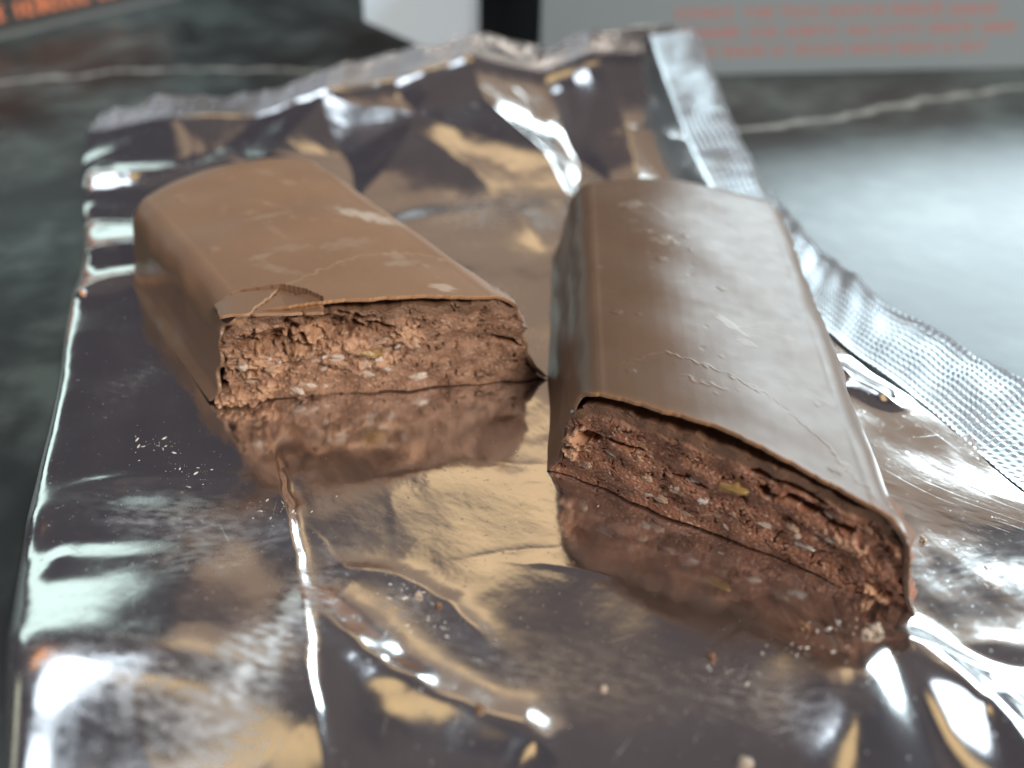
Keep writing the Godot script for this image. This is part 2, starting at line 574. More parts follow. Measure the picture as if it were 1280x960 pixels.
			p[j * nx + i] = Vector3(q3.x, maxf(y, 0.12), q3.z)
			uv[j * nx + i] = Vector2(u, v)
	sheet = p
	sheet_nx = nx
	sheet_ny = ny
	var foil := mat(Color(0.86, 0.84, 0.83), 1.0, 0.98)
	foil.roughness = 1.0
	foil.roughness_texture = smudge_map()
	foil.roughness_texture_channel = BaseMaterial3D.TEXTURE_CHANNEL_RED
	foil.heightmap_enabled = true
	var grain := noise_tex(1024, 0.02, 31, 4)
	foil.heightmap_texture = grain
	foil.heightmap_scale = 0.003
	part("foil_sheet", grid_mesh(nx, ny, p, base, PackedColorArray(), uv, 1), foil, w)

	# the ribbed seam along the right side
	var silver := mat(Color(0.68, 0.72, 0.76), 0.44, 1.0)
	var outer := PackedVector3Array([Vector3(41, 19.0, -247), Vector3(44, 12.0, -222), Vector3(46.5, 6, -196), Vector3(50, 3.6, -172), Vector3(57.2, 3.0, -145), Vector3(65.4, 2.7, -129.5), Vector3(71.5, 2.3, -117.5), Vector3(77, 1.8, -103), Vector3(86, 1.6, -89)])
	var inner := PackedVector3Array([Vector3(30.5, 18.0, -243), Vector3(33.5, 10.0, -215), Vector3(36.3, 5, -194), Vector3(41, 1.4, -161), Vector3(49.2, 0.8, -132.6), Vector3(54.9, 0.7, -120), Vector3(59.4, 0.35, -107.6), Vector3(62.6, 0.4, -98), Vector3(69, 0.4, -84)])
	var sx := 72
	var sy := 1150
	var sp := PackedVector3Array()
	var run := 0.0
	var last := curve_at(inner, 0.0)
	for j in sy:
		var v := float(j) / (sy - 1)
		var a := curve_at(inner, v)
		var b := curve_at(outer, v)
		run += (a - last).length()
		last = a
		for i in sx:
			var u := float(i) / (sx - 1)
			var q := a.lerp(b, u)
			var wide := (b - a).length() * u
			var y := (0.2 + 0.8 * u) * (0.9 * n1.get_noise_2d(run * 0.06, 3.0 + u * 0.5) + 0.35 * n1.get_noise_2d(run * 0.2, 8.0 + u))
			y += 0.15 * clampf(0.75 + 1.1 * n2.get_noise_2d(run * 0.06, wide * 0.12), 0.05, 1.4) * sin(wide * TAU / 1.25) * (0.45 + 0.55 * sin(run * TAU / 0.95 + 0.8 * sin(wide * 2.0)))
			y += 0.25 * exp(-u * 16.0) + 0.35 * exp(-(1.0 - u) * 14.0)
			sp.append(q + Vector3.UP * y)
	part("ribbed_seam", grid_mesh(sx, sy, sp, base, PackedColorArray(), PackedVector2Array(), 1), silver, w)

	# the crimped end with its toothed edge
	var cx := 700
	var cy := 26
	var cp := PackedVector3Array()
	for j in cy:
		var t := float(j) / (cy - 1)
		for i in cx:
			var u := float(i) / (cx - 1)
			var q := p[(ny - 1) * nx + mini(int(u * (nx - 1)), nx - 2)].lerp(p[(ny - 1) * nx + mini(int(u * (nx - 1)) + 1, nx - 1)], u * (nx - 1) - int(u * (nx - 1)))
			var stand := lerpf(0.22, 0.60, smoothstep(0.12, 0.5, u))
			var long := 6.0
			var teeth := absf(fposmod(u * 62.0, 1.0) - 0.5) * 1.6 if u > 0.14 else 0.0
			var len_ := t * (long - teeth)
			var fold := 1.0 * n1.get_noise_2d(u * 6.0, 1.5) * t + 1.9 * (1.0 - absf(n1.get_noise_2d(u * 9.0, 4.0 + t * 0.4))) * t + 0.5 * absf(n1.get_noise_2d(u * 48.0, 14.0 + t * 0.6)) * t
			q += Vector3(0.15 * len_, len_ * stand, -len_ * sqrt(1.0 - stand * stand) - fold * stand)
			q.y += fold * (1.0 - stand)
			q += Vector3(0, 0.5, 1).normalized() * (0.10 * sin(t * TAU * 6.0) + 0.05 * sin(u * TAU * 150.0))
			cp.append(q)
	part("crimped_end", grid_mesh(cx, cy, cp, base, PackedColorArray(), PackedVector2Array(), 1), mat(Color(0.42, 0.41, 0.41), 0.27, 1.0), w)


var sheet := PackedVector3Array()
var sheet_nx := 0
var sheet_ny := 0


func sheet_near(q: Vector2) -> int:
	var best := 1e9
	var at := 0
	for k in range(0, sheet.size(), 7):
		var d := Vector2(sheet[k].x, sheet[k].z).distance_squared_to(q)
		if d < best:
			best = d
			at = k
	return at


func smudge_map() -> ImageTexture:
	var s := 1280
	var by := PackedFloat32Array()
	by.resize(s * s)
	var spots := [   # place, radii, turn, strength: greasy finger marks
		[Vector2(-38, -89), Vector2(10, 5), 0.1, 0.26], [Vector2(-33, -82), Vector2(9, 5), -0.4, 0.24], [Vector2(-22.5, -70), Vector2(3.2, 14), 0.25, 0.5],
		[Vector2(-34, -62), Vector2(12, 7), 0.2, 0.24], [Vector2(-13, -88), Vector2(4, 6), 0.3, 0.10], [Vector2(-10, -76), Vector2(5, 3), 0.7, 0.22],
		[Vector2(4, -68), Vector2(12, 5), 0.2, 0.20], [Vector2(24, -66), Vector2(9, 5), 0.3, 0.25], [Vector2(52, -84), Vector2(10, 4), -0.2, 0.12],
		[Vector2(-6, -178), Vector2(9, 9), 0.4, 0.3], [Vector2(-52, -118), Vector2(4, 8), 0.2, 0.12], [Vector2(57, -74), Vector2(12, 4), 0, 0.12],
	]
	for j in s:
		var v := (j + 0.5) / s
		var a := curve_at(left_rail, v)
		var b := curve_at(right_rail, v)
		for i in s:
			var q3 := a.lerp(b, (i + 0.5) / s)
			var q := Vector2(q3.x, q3.z)
			var k := 0.125 + 0.03 * n1.get_noise_2d(q.x * 0.12, q.y * 0.12)
			for sp in spots:
				var d: Vector2 = (q - sp[0]).rotated(-sp[2])
				var e: float = d.x * d.x / (sp[1].x * sp[1].x) + d.y * d.y / (sp[1].y * sp[1].y)
				if e < 5.0:
					var st := n2.get_noise_2d(d.x * 0.35, d.y * 0.7)
					k += sp[3] * exp(-e) * clampf(0.65 + 0.8 * st, 0.0, 1.2)
			var fleck := n2.get_noise_2d(q.x * 0.9 + 20, q.y * 0.9)
			if fleck > 0.45:
				k += (fleck - 0.45) * 0.8
			by[j * s + i] = k
	# scratches
	var r := RandomNumberGenerator.new()
	r.seed = 4
	for n in 64:
		var u := r.randf()
		var v := r.randf_range(0.02, 0.75)
		var dir := r.randf_range(0, TAU)
		if n < 18:   # the long ones at the right
			u = r.randf_range(0.82, 0.94)
			v = r.randf_range(0.31, 0.42)
			dir = r.randf_range(5.12, 5.34)
		var steps := r.randi_range(15, 150 if n < 18 else 50)
		var bend := r.randf_range(-0.0012, 0.0012)
		for k in steps:
			u += cos(dir) / s
			v += sin(dir) / s
			dir += bend
			if u < 0 or v < 0 or u >= 1 or v >= 1:
				break
			by[int(v * s) * s + int(u * s)] += (0.2 if n < 18 else 0.18) * sin(PI * k / steps)
	var out := PackedByteArray()
	out.resize(s * s)
	for k in s * s:
		out[k] = int(clampf(by[k], 0.03, 0.75) * 255.0)
	return ImageTexture.create_from_image(Image.create_from_data(s, s, false, Image.FORMAT_L8, out))


# ---------------------------------------------------------------------- the two halves of the bar
func profile(wide: float, high: float, count: int) -> PackedVector2Array:
	var half := [Vector2(-1.5, 0), Vector2(-1.1, 0.8), Vector2(-0.35, 2.2), Vector2(0.15, 4.2), Vector2(0.55, 7.0), Vector2(0.9, high - 5.2)]
	var r := 4.8
	for k in range(1, 13):
		var an := PI - PI / 2 * k / 12.0
		half.append(Vector2(0.9 + r + cos(an) * r, high - 5.2 + sin(an) * r))
	for k in range(1, 9):
		var x := lerpf(0.9 + r, wide / 2, k / 8.0)
		var f := (x - 0.9 - r) / (wide / 2 - 0.9 - r)
		half.append(Vector2(x, high - 0.4 + 1.1 * (1.0 - (1.0 - f) * (1.0 - f))))
	var full := half.duplicate()
	for k in range(half.size() - 2, -1, -1):
		full.append(Vector2(wide - half[k].x, half[k].y))
	var acc := [0.0]
	for k in range(1, full.size()):
		acc.append(acc[k - 1] + (full[k] - full[k - 1]).length())
	var out := PackedVector2Array()
	var seg := 0
	for i in count:
		var want: float = acc[-1] * i / (count - 1)
		while seg < full.size() - 2 and acc[seg + 1] < want:
			seg += 1
		out.append(full[seg].lerp(full[seg + 1], clampf((want - acc[seg]) / (acc[seg + 1] - acc[seg]), 0, 1)))
	return out


func build_bars() -> void:
	var coat := mat(Color.WHITE, 0.36, 0.0, true)
	coat.heightmap_enabled = true
	coat.heightmap_texture = noise_tex(512, 0.05, 12, 4)
	coat.heightmap_scale = 0.0005
	coat.uv1_triplanar = true
	coat.uv1_scale = Vector3.ONE * 60.0
	coat.metallic_specular = 0.53
	coat.roughness = 0.47
	var sheen := noise_tex(512, 0.008, 33, 3)
	var ramp := Gradient.new()
	ramp.set_color(0, Color(0.80, 0.80, 0.80))
	ramp.set_color(1, Color(0.95, 0.95, 0.95))
	sheen.color_ramp = ramp
	coat.roughness_texture = sheen
	var fill := mat(Color.WHITE, 0.55, 0.0, true)
	fill.heightmap_enabled = true
	fill.heightmap_texture = noise_tex(512, 0.06, 15, 5)
	fill.heightmap_scale = 0.010
	fill.uv1_triplanar = true
	fill.uv1_scale = Vector3.ONE * 90.0
	var left := {
		"nl": Vector3(-38.6, 0, -112.6), "nr": Vector3(2.4, 0, -120.2), "fl": Vector3(-63.8, 0, -150.0), "fr": Vector3(-37.0, 0, -176.5), "rows": 250, "seed": 3, "gap": 0.45, "gap_left": 0.3, "flare": 1.5, "bow": 5.0, "dip": 0.0, "tuck": Vector2(1.3, 0.5), "snug": Vector2(0.45, 0.4), "tint": 1.14,  # tint raised: brighter lighting of this half painted into its colour
		"lumps": [[0.09, 0.5, 0.05, 0.15, 1.0], [0.27, 0.70, 0.06, 0.14, 1.1], [0.34, 0.48, 0.035, 0.15, 0.8], [0.17, 0.43, 0.04, 0.12, 0.7], [0.05, 0.06, 0.06, 0.12, 1.3], [0.14, 0.13, 0.04, 0.09, 0.8], [0.42, 0.62, 0.05, 0.09, 0.6], [0.23, 0.55, 0.03, 0.08, 0.6], [0.60, 0.66, 0.05, 0.12, 0.5], [0.50, 0.40, 0.07, 0.07, 0.4]],
		"label": "chocolate coated bar half on the left with a cracked corner and crumbly cut face",
		"holes": [[0.34, 0.84, 0.16, 0.13], [0.16, 0.72, 0.11, 0.09], [0.23, 0.66, 0.07, 0.06], [0.93, 0.55, 0.05, 0.05], [0.50, 0.80, 0.06, 0.04]], "lumpy": 0.0,
		"ridges": [[[Vector2(-33, -117.5), Vector2(-31.5, -118.9), Vector2(-26.5, -123.8), Vector2(-21.7, -128.9), Vector2(-14.1, -131.3), Vector2(-7.1, -128.3), Vector2(-3, -126)], 0.05, 0.16, 0.55]],
		"bumps": [Vector3(-40.2, -142.3, 1.0), Vector3(-42.5, -130.5, 0.9), Vector3(-52.8, -148.8, 0.9), Vector3(-51.6, -147, 0.6), Vector3(-33.6, -140.6, 0.7), Vector3(-17.3, -131.2, 0.6), Vector3(-12.6, -126.8, 0.8), Vector3(-34.6, -156.3, 0.6), Vector3(-27.7, -153.3, 0.5), Vector3(-38.5, -146, 0.6), Vector3(-46, -155, 0.6), Vector3(-30.4, -139.9, 0.5), Vector3(-36.6, -139, 0.6)],
		"bloom": [[Vector2(-22.6, -143.6), Vector2(6.4, 2.2), 0.35, 0.6], [Vector2(-9.3, -120.5), Vector2(2.2, 1.2), 0.1, 0.42], [Vector2(-24, -133), Vector2(5, 2), -0.5, 0.10]],
	}
	var right := {
		"nl": Vector3(5.9, 0, -99.0), "nr": Vector3(41.2, 0, -77.0), "fl": Vector3(8.0, 0, -165.0), "fr": Vector3(46.5, 0, -165.0), "rows": 330, "seed": 41, "gap": 0.45, "gap_left": 1.4, "flare": 0.3, "bow": 1.5, "dip": 2.3, "tuck": Vector2(0.9, -0.1), "snug": Vector2(0.4, 0.1), "tint": 0.62,  # tint lowered: dimmer lighting of this half painted into its colour
		"lumps": [[0.03, 0.62, 0.035, 0.14, 0.9], [0.03, 0.40, 0.03, 0.08, 0.7], [0.93, 0.10, 0.03, 0.12, 0.6], [0.86, 0.52, 0.05, 0.10, 0.4]],
		"label": "chocolate coated bar half on the right with a glossy top and slanting cut face",
		"holes": [[0.74, 0.74, 0.07, 0.05], [0.64, 0.71, 0.035, 0.05], [0.82, 0.70, 0.05, 0.06], [0.62, 0.86, 0.05, 0.04], [0.07, 0.62, 0.045, 0.06], [0.72, 0.86, 0.06, 0.04], [0.94, 0.16, 0.025, 0.12], [0.19, 0.64, 0.05, 0.03], [0.40, 0.50, 0.05, 0.025]], "lumpy": 1.0,
		"ridges": [[[Vector2(11.4, -102.0), Vector2(18.3, -104.6), Vector2(24.4, -100.4), Vector2(29.2, -96.3), Vector2(33.9, -89.5), Vector2(36.9, -82.0), Vector2(38, -78)], 0.045, 0.15, 0.35], [[Vector2(19, -99.5), Vector2(22, -97.6), Vector2(25.2, -96.0)], 0.04, 0.16, 0.4]],
		"bumps": [Vector3(18.4, -149.2, 1.1), Vector3(17.4, -148, 0.7), Vector3(17.2, -142.4, 0.9), Vector3(21.9, -136.2, 1.0), Vector3(23, -134.6, 0.7), Vector3(20.6, -129.6, 0.7), Vector3(11.8, -128.4, 0.7), Vector3(13.3, -114.7, 0.7), Vector3(34.3, -84.6, 0.8), Vector3(35.4, -97.4, 0.8), Vector3(13.9, -100.9, 0.6), Vector3(25, -137, 0.6), Vector3(39.6, -78.4, 1.9), Vector3(28, -122, 0.6), Vector3(19.6, -138.2, 0.7)],
		"bloom": [[Vector2(27.6, -112.4), Vector2(3.2, 0.8), 0.9, 0.5], [Vector2(29, -108.5), Vector2(1.6, 0.7), 0.5, 0.45], [Vector2(18.4, -149.2), Vector2(2.6, 1.6), 0.1, 0.4], [Vector2(21.6, -135.6), Vector2(2.0, 1.8), 0.1, 0.4]],
	}
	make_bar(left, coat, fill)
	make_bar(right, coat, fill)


func make_bar(c: Dictionary, coat: Material, fill: Material) -> void:
	var nl: Vector3 = c.nl
	var nr: Vector3 = c.nr
	var fl: Vector3 = c.fl
	var fr: Vector3 = c.fr
	var high := 14.2
	var lift := 0.75
	var base := (nl + nr + fl + fr) / 4.0
	var t := thing("chocolate_bar", c.label, "chocolate bar", base)
	var nv := 300
	var wide := (nr - nl).length()
	var pf := profile(wide, high, nv)
	var out2 := PackedVector2Array()      # outward normals of the profile
	for i in nv:
		var e := pf[mini(i + 1, nv - 1)] - pf[maxi(i - 1, 0)]
		out2.append(Vector2(-e.y, e.x).normalized())
	var ll := (fl - nl).length()
	var lr := (fr - nr).length()
	var mean := (ll + lr) / 2.0
	var rows: int = c.rows
	var sd: float = c.seed
	var cap := 40
	var pre := 8
	var ny := pre + rows + cap
	var p := PackedVector3Array()
	p.resize(nv * ny)
	var col := PackedColorArray()
	col.resize(nv * ny)
	var nf := (nr - nl).cross(Vector3.UP).normalized()
	if nf.z < 0:
		nf = -nf
	var ridges := []
	var pits := RandomNumberGenerator.new()
	pits.seed = int(sd)
	var bumps: Array = c.bumps.duplicate()
	for k in 24:
		var at := nl.lerp(nr, pits.randf_range(0.12, 0.88)).lerp(fl.lerp(fr, pits.randf_range(0.12, 0.88)), pits.randf_range(0.05, 0.9))
		bumps.append(Vector3(at.x, at.z, pits.randf_range(0.16, 0.42) * (1.0 if pits.randf() < 0.6 else -1.0)))
	var blooms: Array = c.bloom.duplicate()
	for k in 12:
		var at := nl.lerp(nr, pits.randf_range(0.15, 0.85)).lerp(fl.lerp(fr, pits.randf_range(0.15, 0.85)), pits.randf_range(0.05, 0.9))
		blooms.append([Vector2(at.x, at.z), Vector2(pits.randf_range(1.5, 5.0), pits.randf_range(0.4, 1.4)), pits.randf_range(-0.8, 1.4), pits.randf_range(0.05, 0.16)])
	for r in c.ridges:
		var pl := PackedVector2Array(r[0])
		var bx := Rect2(pl[0], Vector2.ZERO)
		for q in pl:
			bx = bx.expand(q)
		ridges.append([pl, bx.grow(1.6), r[1], r[2], r[3]])
	for j in ny:
		var d := 0.0
		var inward := 0.0
		var sink := 0.0
		var shrink := 1.0
		var past := 0.0
		if j < pre:
			inward = [0.55, 0.55, 0.55, 0.40, 0.16, 0.02, 0.0, 0.0][j]
			d = [4.0, 0.4, 0.0, -0.05, -0.07, -0.06, 0.0, 0.0][j]
		elif j < pre + rows:
			d = 0.06 + (mean - 8.0) * pow(float(j - pre) / (rows - 1), 1.05)
		else:
			var k := float(j - pre - rows + 1) / cap
			var an := minf(k * 1.6, 1.0) * PI / 2
			d = mean - 8.0 + 8.0 * sin(an)
			shrink = (high - 5.5 * (1.0 - cos(an))) / high
			past = 6.5 * (1.0 - cos(an))
			if k > 0.62:
				shrink *= 1.0 - (k - 0.62) / 0.38
				d += 0.6 * (k - 0.62)
		for i in nv:
			var v := float(i) / (nv - 1)
			var jag := (0.28 * n1.get_noise_2d(v * 7.0 + sd, sd) + 0.16 * n1.get_noise_2d(v * 26.0, sd) + 0.20 * absf(n1.get_noise_2d(v * 60.0, sd + 9)) + 0.06 * n1.get_noise_2d(v * 160.0, sd + 9)) * exp(-maxf(d, 0.0) * 0.5)
			var side_l := 1.0 - smoothstep(0.20, 0.30, v)
			var side_r := smoothstep(0.72, 0.80, v)
			jag += (c.tuck.x * side_l + c.tuck.y * side_r) * (0.6 + 0.9 * n1.get_noise_2d(v * 20.0 + 5.0, sd + 2.0)) * exp(-maxf(d, 0.0) * 0.5)
			var s := (d + jag) / mean
			var a := nl.lerp(fl, s)
			var b := nr.lerp(fr, s)
			var wv := (b - a)
			var wl := wv.length()
			wv /= wl
			var q2 := pf[i]
			var x := q2.x * wl / wide
			var bow_far: float = c.bow * 4.0 * (q2.x / wide) * (1.0 - q2.x / wide) * pow(clampf(s, 0.0, 1.0), 5.0)
			x = wl / 2 + (x - wl / 2) * (1.0 - 2.0 * past / wl)
			var low_side := pow(maxf(0.0, 1.0 - q2.y / 5.5), 1.5) * exp(-maxf(d, 0.0) * 0.12)
			if i > nv / 2:
				x += c.flare * low_side
			var pos := a + wv * x + Vector3.UP * (q2.y * shrink)
			pos += (fl - nl).normalized() * bow_far
			pos.y -= c.dip * smoothstep(0.3, 1.05, q2.x / wide) * smoothstep(4.0, 12.0, q2.y)
			var xz := Vector2(pos.x, pos.z)
			var nrm := wv * out2[i].x + Vector3.UP * out2[i].y
			var top := smoothstep(0.5, 0.95, out2[i].y)
			var disp := 0.30 * n1.get_noise_3d(pos.x * 0.06 + sd, pos.y * 0.09, pos.z * 0.07) + 0.012 * n1.get_noise_3d(pos.x * 0.28, pos.y * 0.28 + sd, pos.z * 0.28)
			disp += (1.0 - top) * 0.22 * n1.get_noise_3d(pos.x * 0.11, pos.y * 0.16 + sd * 2.0, pos.z * 0.11)
			var tone := CHOC
			var tv := 0.5 + 0.5 * n2.get_noise_3d(pos.x * 0.08, pos.y * 0.08, pos.z * 0.08 + sd)
			tone = tone.lerp(Color(0.264, 0.153, 0.092), tv)
			if j >= pre and top > 0.0:
				for r in ridges:
					if (r[1] as Rect2).has_point(xz):
						var ld := line_dist(xz + Vector2(n1.get_noise_2d(xz.x * 0.6, xz.y * 0.6), n1.get_noise_2d(xz.x * 0.6 + 30, xz.y * 0.6)) * 0.5, r[0])
						var g := exp(-pow(ld.x / r[3], 2.0)) * smoothstep(0.0, 0.12, ld.z) * smoothstep(0.0, 0.12, 1.0 - ld.z)
						disp += r[2] * (g + 0.5 * ld.y * exp(-ld.x / 0.7) * smoothstep(0.0, 0.25, ld.x) * g)
						tone = tone.lerp(Color(0.46, 0.28, 0.16), g * r[4])
				for bp in bumps:
					var dd := xz.distance_squared_to(Vector2(bp.x, bp.y))
					var rr: float = bp.z * bp.z * 0.8
					if dd < rr * 3.0:
						var warp := 1.0 + 0.8 * n1.get_noise_2d(xz.x * 1.4, xz.y * 1.4)
						var g := exp(-dd / rr * 1.6 * warp)
						disp += 0.17 * bp.z * (g - 0.55 * exp(-dd / rr * 5.0))
						tone = tone.lerp(Color(0.36, 0.24, 0.16), 0.4 * g)
				for bl in blooms:
					var e: Vector2 = (xz - bl[0]).rotated(-bl[2])
					var k: float = e.x * e.x / (bl[1].x * bl[1].x) + e.y * e.y / (bl[1].y * bl[1].y)
					if k < 2.5:
						var st := clampf(1.1 - k + 1.3 * n2.get_noise_2d(e.x * 0.35, e.y * 0.9), 0.0, 1.0)
						tone = tone.lerp(Color(0.56, 0.47, 0.38), bl[3] * smoothstep(0.15, 0.85, st))
						disp += 0.012 * st
			tone = Color(tone.r * c.tint, tone.g * c.tint, tone.b * c.tint)  # same chocolate on both halves; tint paints in their difference in light
			if j < pre:
				tone = tone.lerp(Color(0.42, 0.225, 0.11), smoothstep(0.6, 0.95, out2[i].y))
				if j < 3:
					tone = CHOC
			if d < 1.2 and j >= pre:
				tone = tone.lerp(Color(0.30, 0.16, 0.085), 0.35 * (1.0 - d / 1.2))
			if c.lumpy == 0.0 and j >= pre and top > 0.2:   # the coating under the cracked corner has sunk
				var inside := Geometry2D.is_point_in_polygon(xz, crack_zone)
				if inside:
					disp -= 1.5
			pos += nrm * (disp - inward)
			pos.y = maxf(pos.y, 0.0) + lift
			p[j * nv + i] = pos
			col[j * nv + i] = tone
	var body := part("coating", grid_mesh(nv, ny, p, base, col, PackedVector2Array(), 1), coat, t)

	# -------- the cut face
	var fx := 400
	var fy := 170
	var fp := PackedVector3Array()
	fp.resize(fx * fy)
	var fc := PackedColorArray()
	fc.resize(fx * fy)
	var wdir := (nr - nl).normalized()
	var mid := int(nv / 2)
	for j in fy:
		var b := float(j) / (fy - 1)
		for i in fx:
			var a := float(i) / (fx - 1)
			var gap := lerpf(c.gap_left, c.gap, smoothstep(0.15, 0.7, a))
			var roofy: float = high - 0.25 - 0.55 - gap - c.dip * smoothstep(0.3, 1.05, a)
			var cornered := minf(a, 1.0 - a) * wide
			roofy -= 3.4 * pow(1.0 - clampf(cornered / 4.6, 0, 1), 2.0)
			roofy += 0.4 * n1.get_noise_2d(a * 14.0 + sd, 3.0) + 0.1 * n1.get_noise_2d(a * 40.0, sd)
			var y := b * roofy
			var bow := 0.35 + 0.9 * smoothstep(0.0, 8.0, y) - 1.1 * (1.0 - smoothstep(0.0, 3.0, y))
			var xa: float = bow - c.snug.x + 0.5 * n1.get_noise_2d(y * 0.5, sd) + 0.3 * n1.get_noise_2d(y * 1.6, sd + 4)
			var xb: float = wide - bow + c.snug.y + 0.5 * n1.get_noise_2d(y * 0.5 + 30, sd) + 0.3 * n1.get_noise_2d(y * 1.6 + 20, sd + 4)
			var x := lerpf(xa, xb, a)
			# crumbly relief of the break
			var crumb := lerpf(0.52 - 0.42 * smoothstep(0.35, 0.75, a), 0.09 + 0.16 * smoothstep(0.55, 0.9, a), c.lumpy)
			var low := 1.0 - 0.65 * (1.0 - smoothstep(0.15, 0.4, b))
			var dp := 0.55 * n1.get_noise_2d(x * 0.16 + sd, y * 0.26)
			dp += crumb * low * (0.62 * n1.get_noise_2d(x * 0.36, y * 0.55 + sd) + 0.26 * n1.get_noise_2d(x * 0.95 + sd, y * 1.1))
			var cl := cell.get_noise_2d(x * 0.55 + 0.4 * n1.get_noise_2d(x, y), y * 0.75 + sd)
			dp += crumb * low * (-0.28 * (cl + 0.4))
			dp += (0.10 + 0.10 * crumb) * n2.get_noise_2d(x * 1.7, y * 2.0 + sd)
			dp += 0.045 * n1.get_noise_2d(x * 6.0, y * 6.0)
			# tears that run along the layers
			var te := n1.get_noise_2d(x * 0.20 + 70, y * 0.85 + sd + 0.5 * n1.get_noise_2d(x * 0.5, y))
			var tear := (1.0 - smoothstep(0.02, 0.10, absf(te))) * smoothstep(0.0, 0.35, n1.get_noise_2d(x * 0.22 + 11, y * 0.3 + sd) + 0.15)
			dp -= tear * lerpf(0.6, 1.0, crumb)
			for h in c.holes:
				var e := Vector2((a - h[0]) / h[2], (b - h[1]) / h[3])
				var hk := e.length_squared() + 0.7 * n1.get_noise_2d(x * 0.5, y * 1.1 + sd)
				if hk < 1.2:
					dp -= lerpf(1.9, 2.8, c.lumpy) * (1.0 - smoothstep(0.2, 1.2, hk))
			var lumped := 0.0
			for h in c.lumps:
				var e := Vector2((a - h[0]) / h[2], (b - h[1]) / h[3])
				e += Vector2(n1.get_noise_2d(x * 0.9, y * 0.9 + 7.0), n1.get_noise_2d(x * 0.9 + 60.0, y * 0.9)) * 0.6
				var hk := e.length_squared()
				if hk < 1.6:
					var g := 1.0 - smoothstep(0.15, 1.5, hk)
					dp += h[4] * g * (1.0 + 0.35 * n2.get_noise_2d(x * 1.2, y * 1.2))
					lumped = maxf(lumped, g)
			# a thin second layer of chocolate under the top
			var under := smoothstep(0.86, 0.90, b)
			dp = lerpf(dp, 0.25 * n1.get_noise_2d(x * 0.3, 5.0) - 0.15 + 0.06 * n2.get_noise_2d(x * 2.0, y * 2.0), 0.75 * under * c.lumpy)
			dp -= 0.25
			var pos := nl + wdir * x + Vector3.UP * (y + lift * 0.85) + nf * dp
			var shake := crumb * low * (1.0 - under)
			pos += Vector3(n2.get_noise_3d(pos.x * 0.55, pos.y * 0.55, pos.z * 0.55), n2.get_noise_3d(pos.x * 0.55 + 40.0, pos.y * 0.55, pos.z * 0.55), n2.get_noise_3d(pos.x * 0.55, pos.y * 0.55 + 40.0, pos.z * 0.55)) * 0.75 * shake
			var lightness := clampf(0.45 + 0.9 * n2.get_noise_2d(x * 0.35 + 5, y * 0.5 + sd) + 0.25 * n2.get_noise_2d(x * 2.4, y * 2.4), 0.0, 1.0)
			var tone := Color(0.215, 0.112, 0.066).lerp(Color(0.235, 0.098, 0.056), c.lumpy).lerp(Color(0.42, 0.235, 0.148).lerp(Color(0.41, 0.200, 0.122), c.lumpy), lightness * lerpf(1.0, 0.8, c.lumpy))
			if c.lumpy == 0.0:
				tone = tone.lerp(Color(0.48, 0.275, 0.165), 0.7 * crumb * low * smoothstep(-0.2, 0.5, n1.get_noise_2d(x * 0.5, y * 0.7 + 3.0)))
			tone = tone.lerp(Color(0.62, 0.37, 0.23), 0.75 * smoothstep(0.2, 0.7, lumped))
			tone = tone.lerp(Color(0.20, 0.115, 0.072), 0.8 * under)
			# pale specks of oat in the filling
			var speck := n1.get_noise_2d(x * 1.5 + 31, y * 2.3 + sd)
			tone = tone.lerp(Color(0.62, 0.50, 0.42), 0.5 * smoothstep(0.46, 0.66, speck) * (1.0 - under))
			var rim := minf(minf(a, 1.0 - a) * fx, minf(b, 1.0 - b) * fy)
			if rim < 1.0:
				pos -= nf * 3.5      # the edge of the break turns back into the bar
			fp[j * fx + i] = pos
			fc[j * fx + i] = tone
	var face := part("filling", grid_mesh(fx, fy, fp, base, fc, PackedVector2Array(), -1), fill, t)

	# -------- pale crisps and a nut in the break
	var r := RandomNumberGenerator.new()
	r.seed = 90 + int(sd)
	var kinds := []
	for k in 6:
		kinds.append(lump(Vector3(r.randf_range(1.0, 1.7), r.randf_range(0.42, 0.66), 0.55), 0.30, k + int(sd), 24, 16))
	var crisp_mats := [mat(Color(0.50, 0.41, 0.35) if c.lumpy > 0.5 else Color(0.60, 0.50, 0.43), 0.28), mat(Color(0.44, 0.30, 0.215), 0.35), mat(Color(0.43, 0.26, 0.165), 0.45), mat(Color(0.56, 0.51, 0.48), 0.22)]
	var many := 50 if c.lumpy == 0.0 else 32
	for k in many:
		var a := r.randf_range(0.04, 0.95)
		var b := r.randf_range(0.08, 0.80)
		if k % 3 != 0:
			b = r.randf_range(0.10, 0.58)
		if c.lumpy == 0.0 and k % 2 == 0:
			a = r.randf_range(0.04, 0.6)
		var at: Vector3 = fp[int(b * (fy - 1)) * fx + int(a * (fx - 1))]
		var o := part("crisp", kinds[k % 6], crisp_mats[[0, 1, 2, 1, 3, 2, 0][k % 7]], face)
		var sc := 0.38 + 0.72 * pow(r.randf(), 1.6)
		o.position = (at - nf * ((0.34 if c.lumpy > 0.5 else 0.22) + 0.16 * r.randf()) * sc - base) * MM
		o.basis = Basis(wdir, Vector3.UP, nf) * Basis.from_euler(Vector3(r.randf_range(-0.4, 0.4), r.randf_range(-0.5, 0.5), r.randf_range(-0.45, 0.45))) * Basis.from_scale(Vector3(r.randf_range(0.7, 1.35), r.randf_range(0.75, 1.2), 1.0) * sc)
	var na := 0.46 if c.lumpy == 0.0 else 0.53
	var nb := 0.52 if c.lumpy == 0.0 else 0.60
	var nat: Vector3 = fp[int(nb * (fy - 1)) * fx + int(na * (fx - 1))]
	var nut := part("nut_piece", lump(Vector3(1.9, 0.65, 0.7), 0.5, 61, 18, 12), mat(Color(0.36, 0.22, 0.075), 0.35), face)
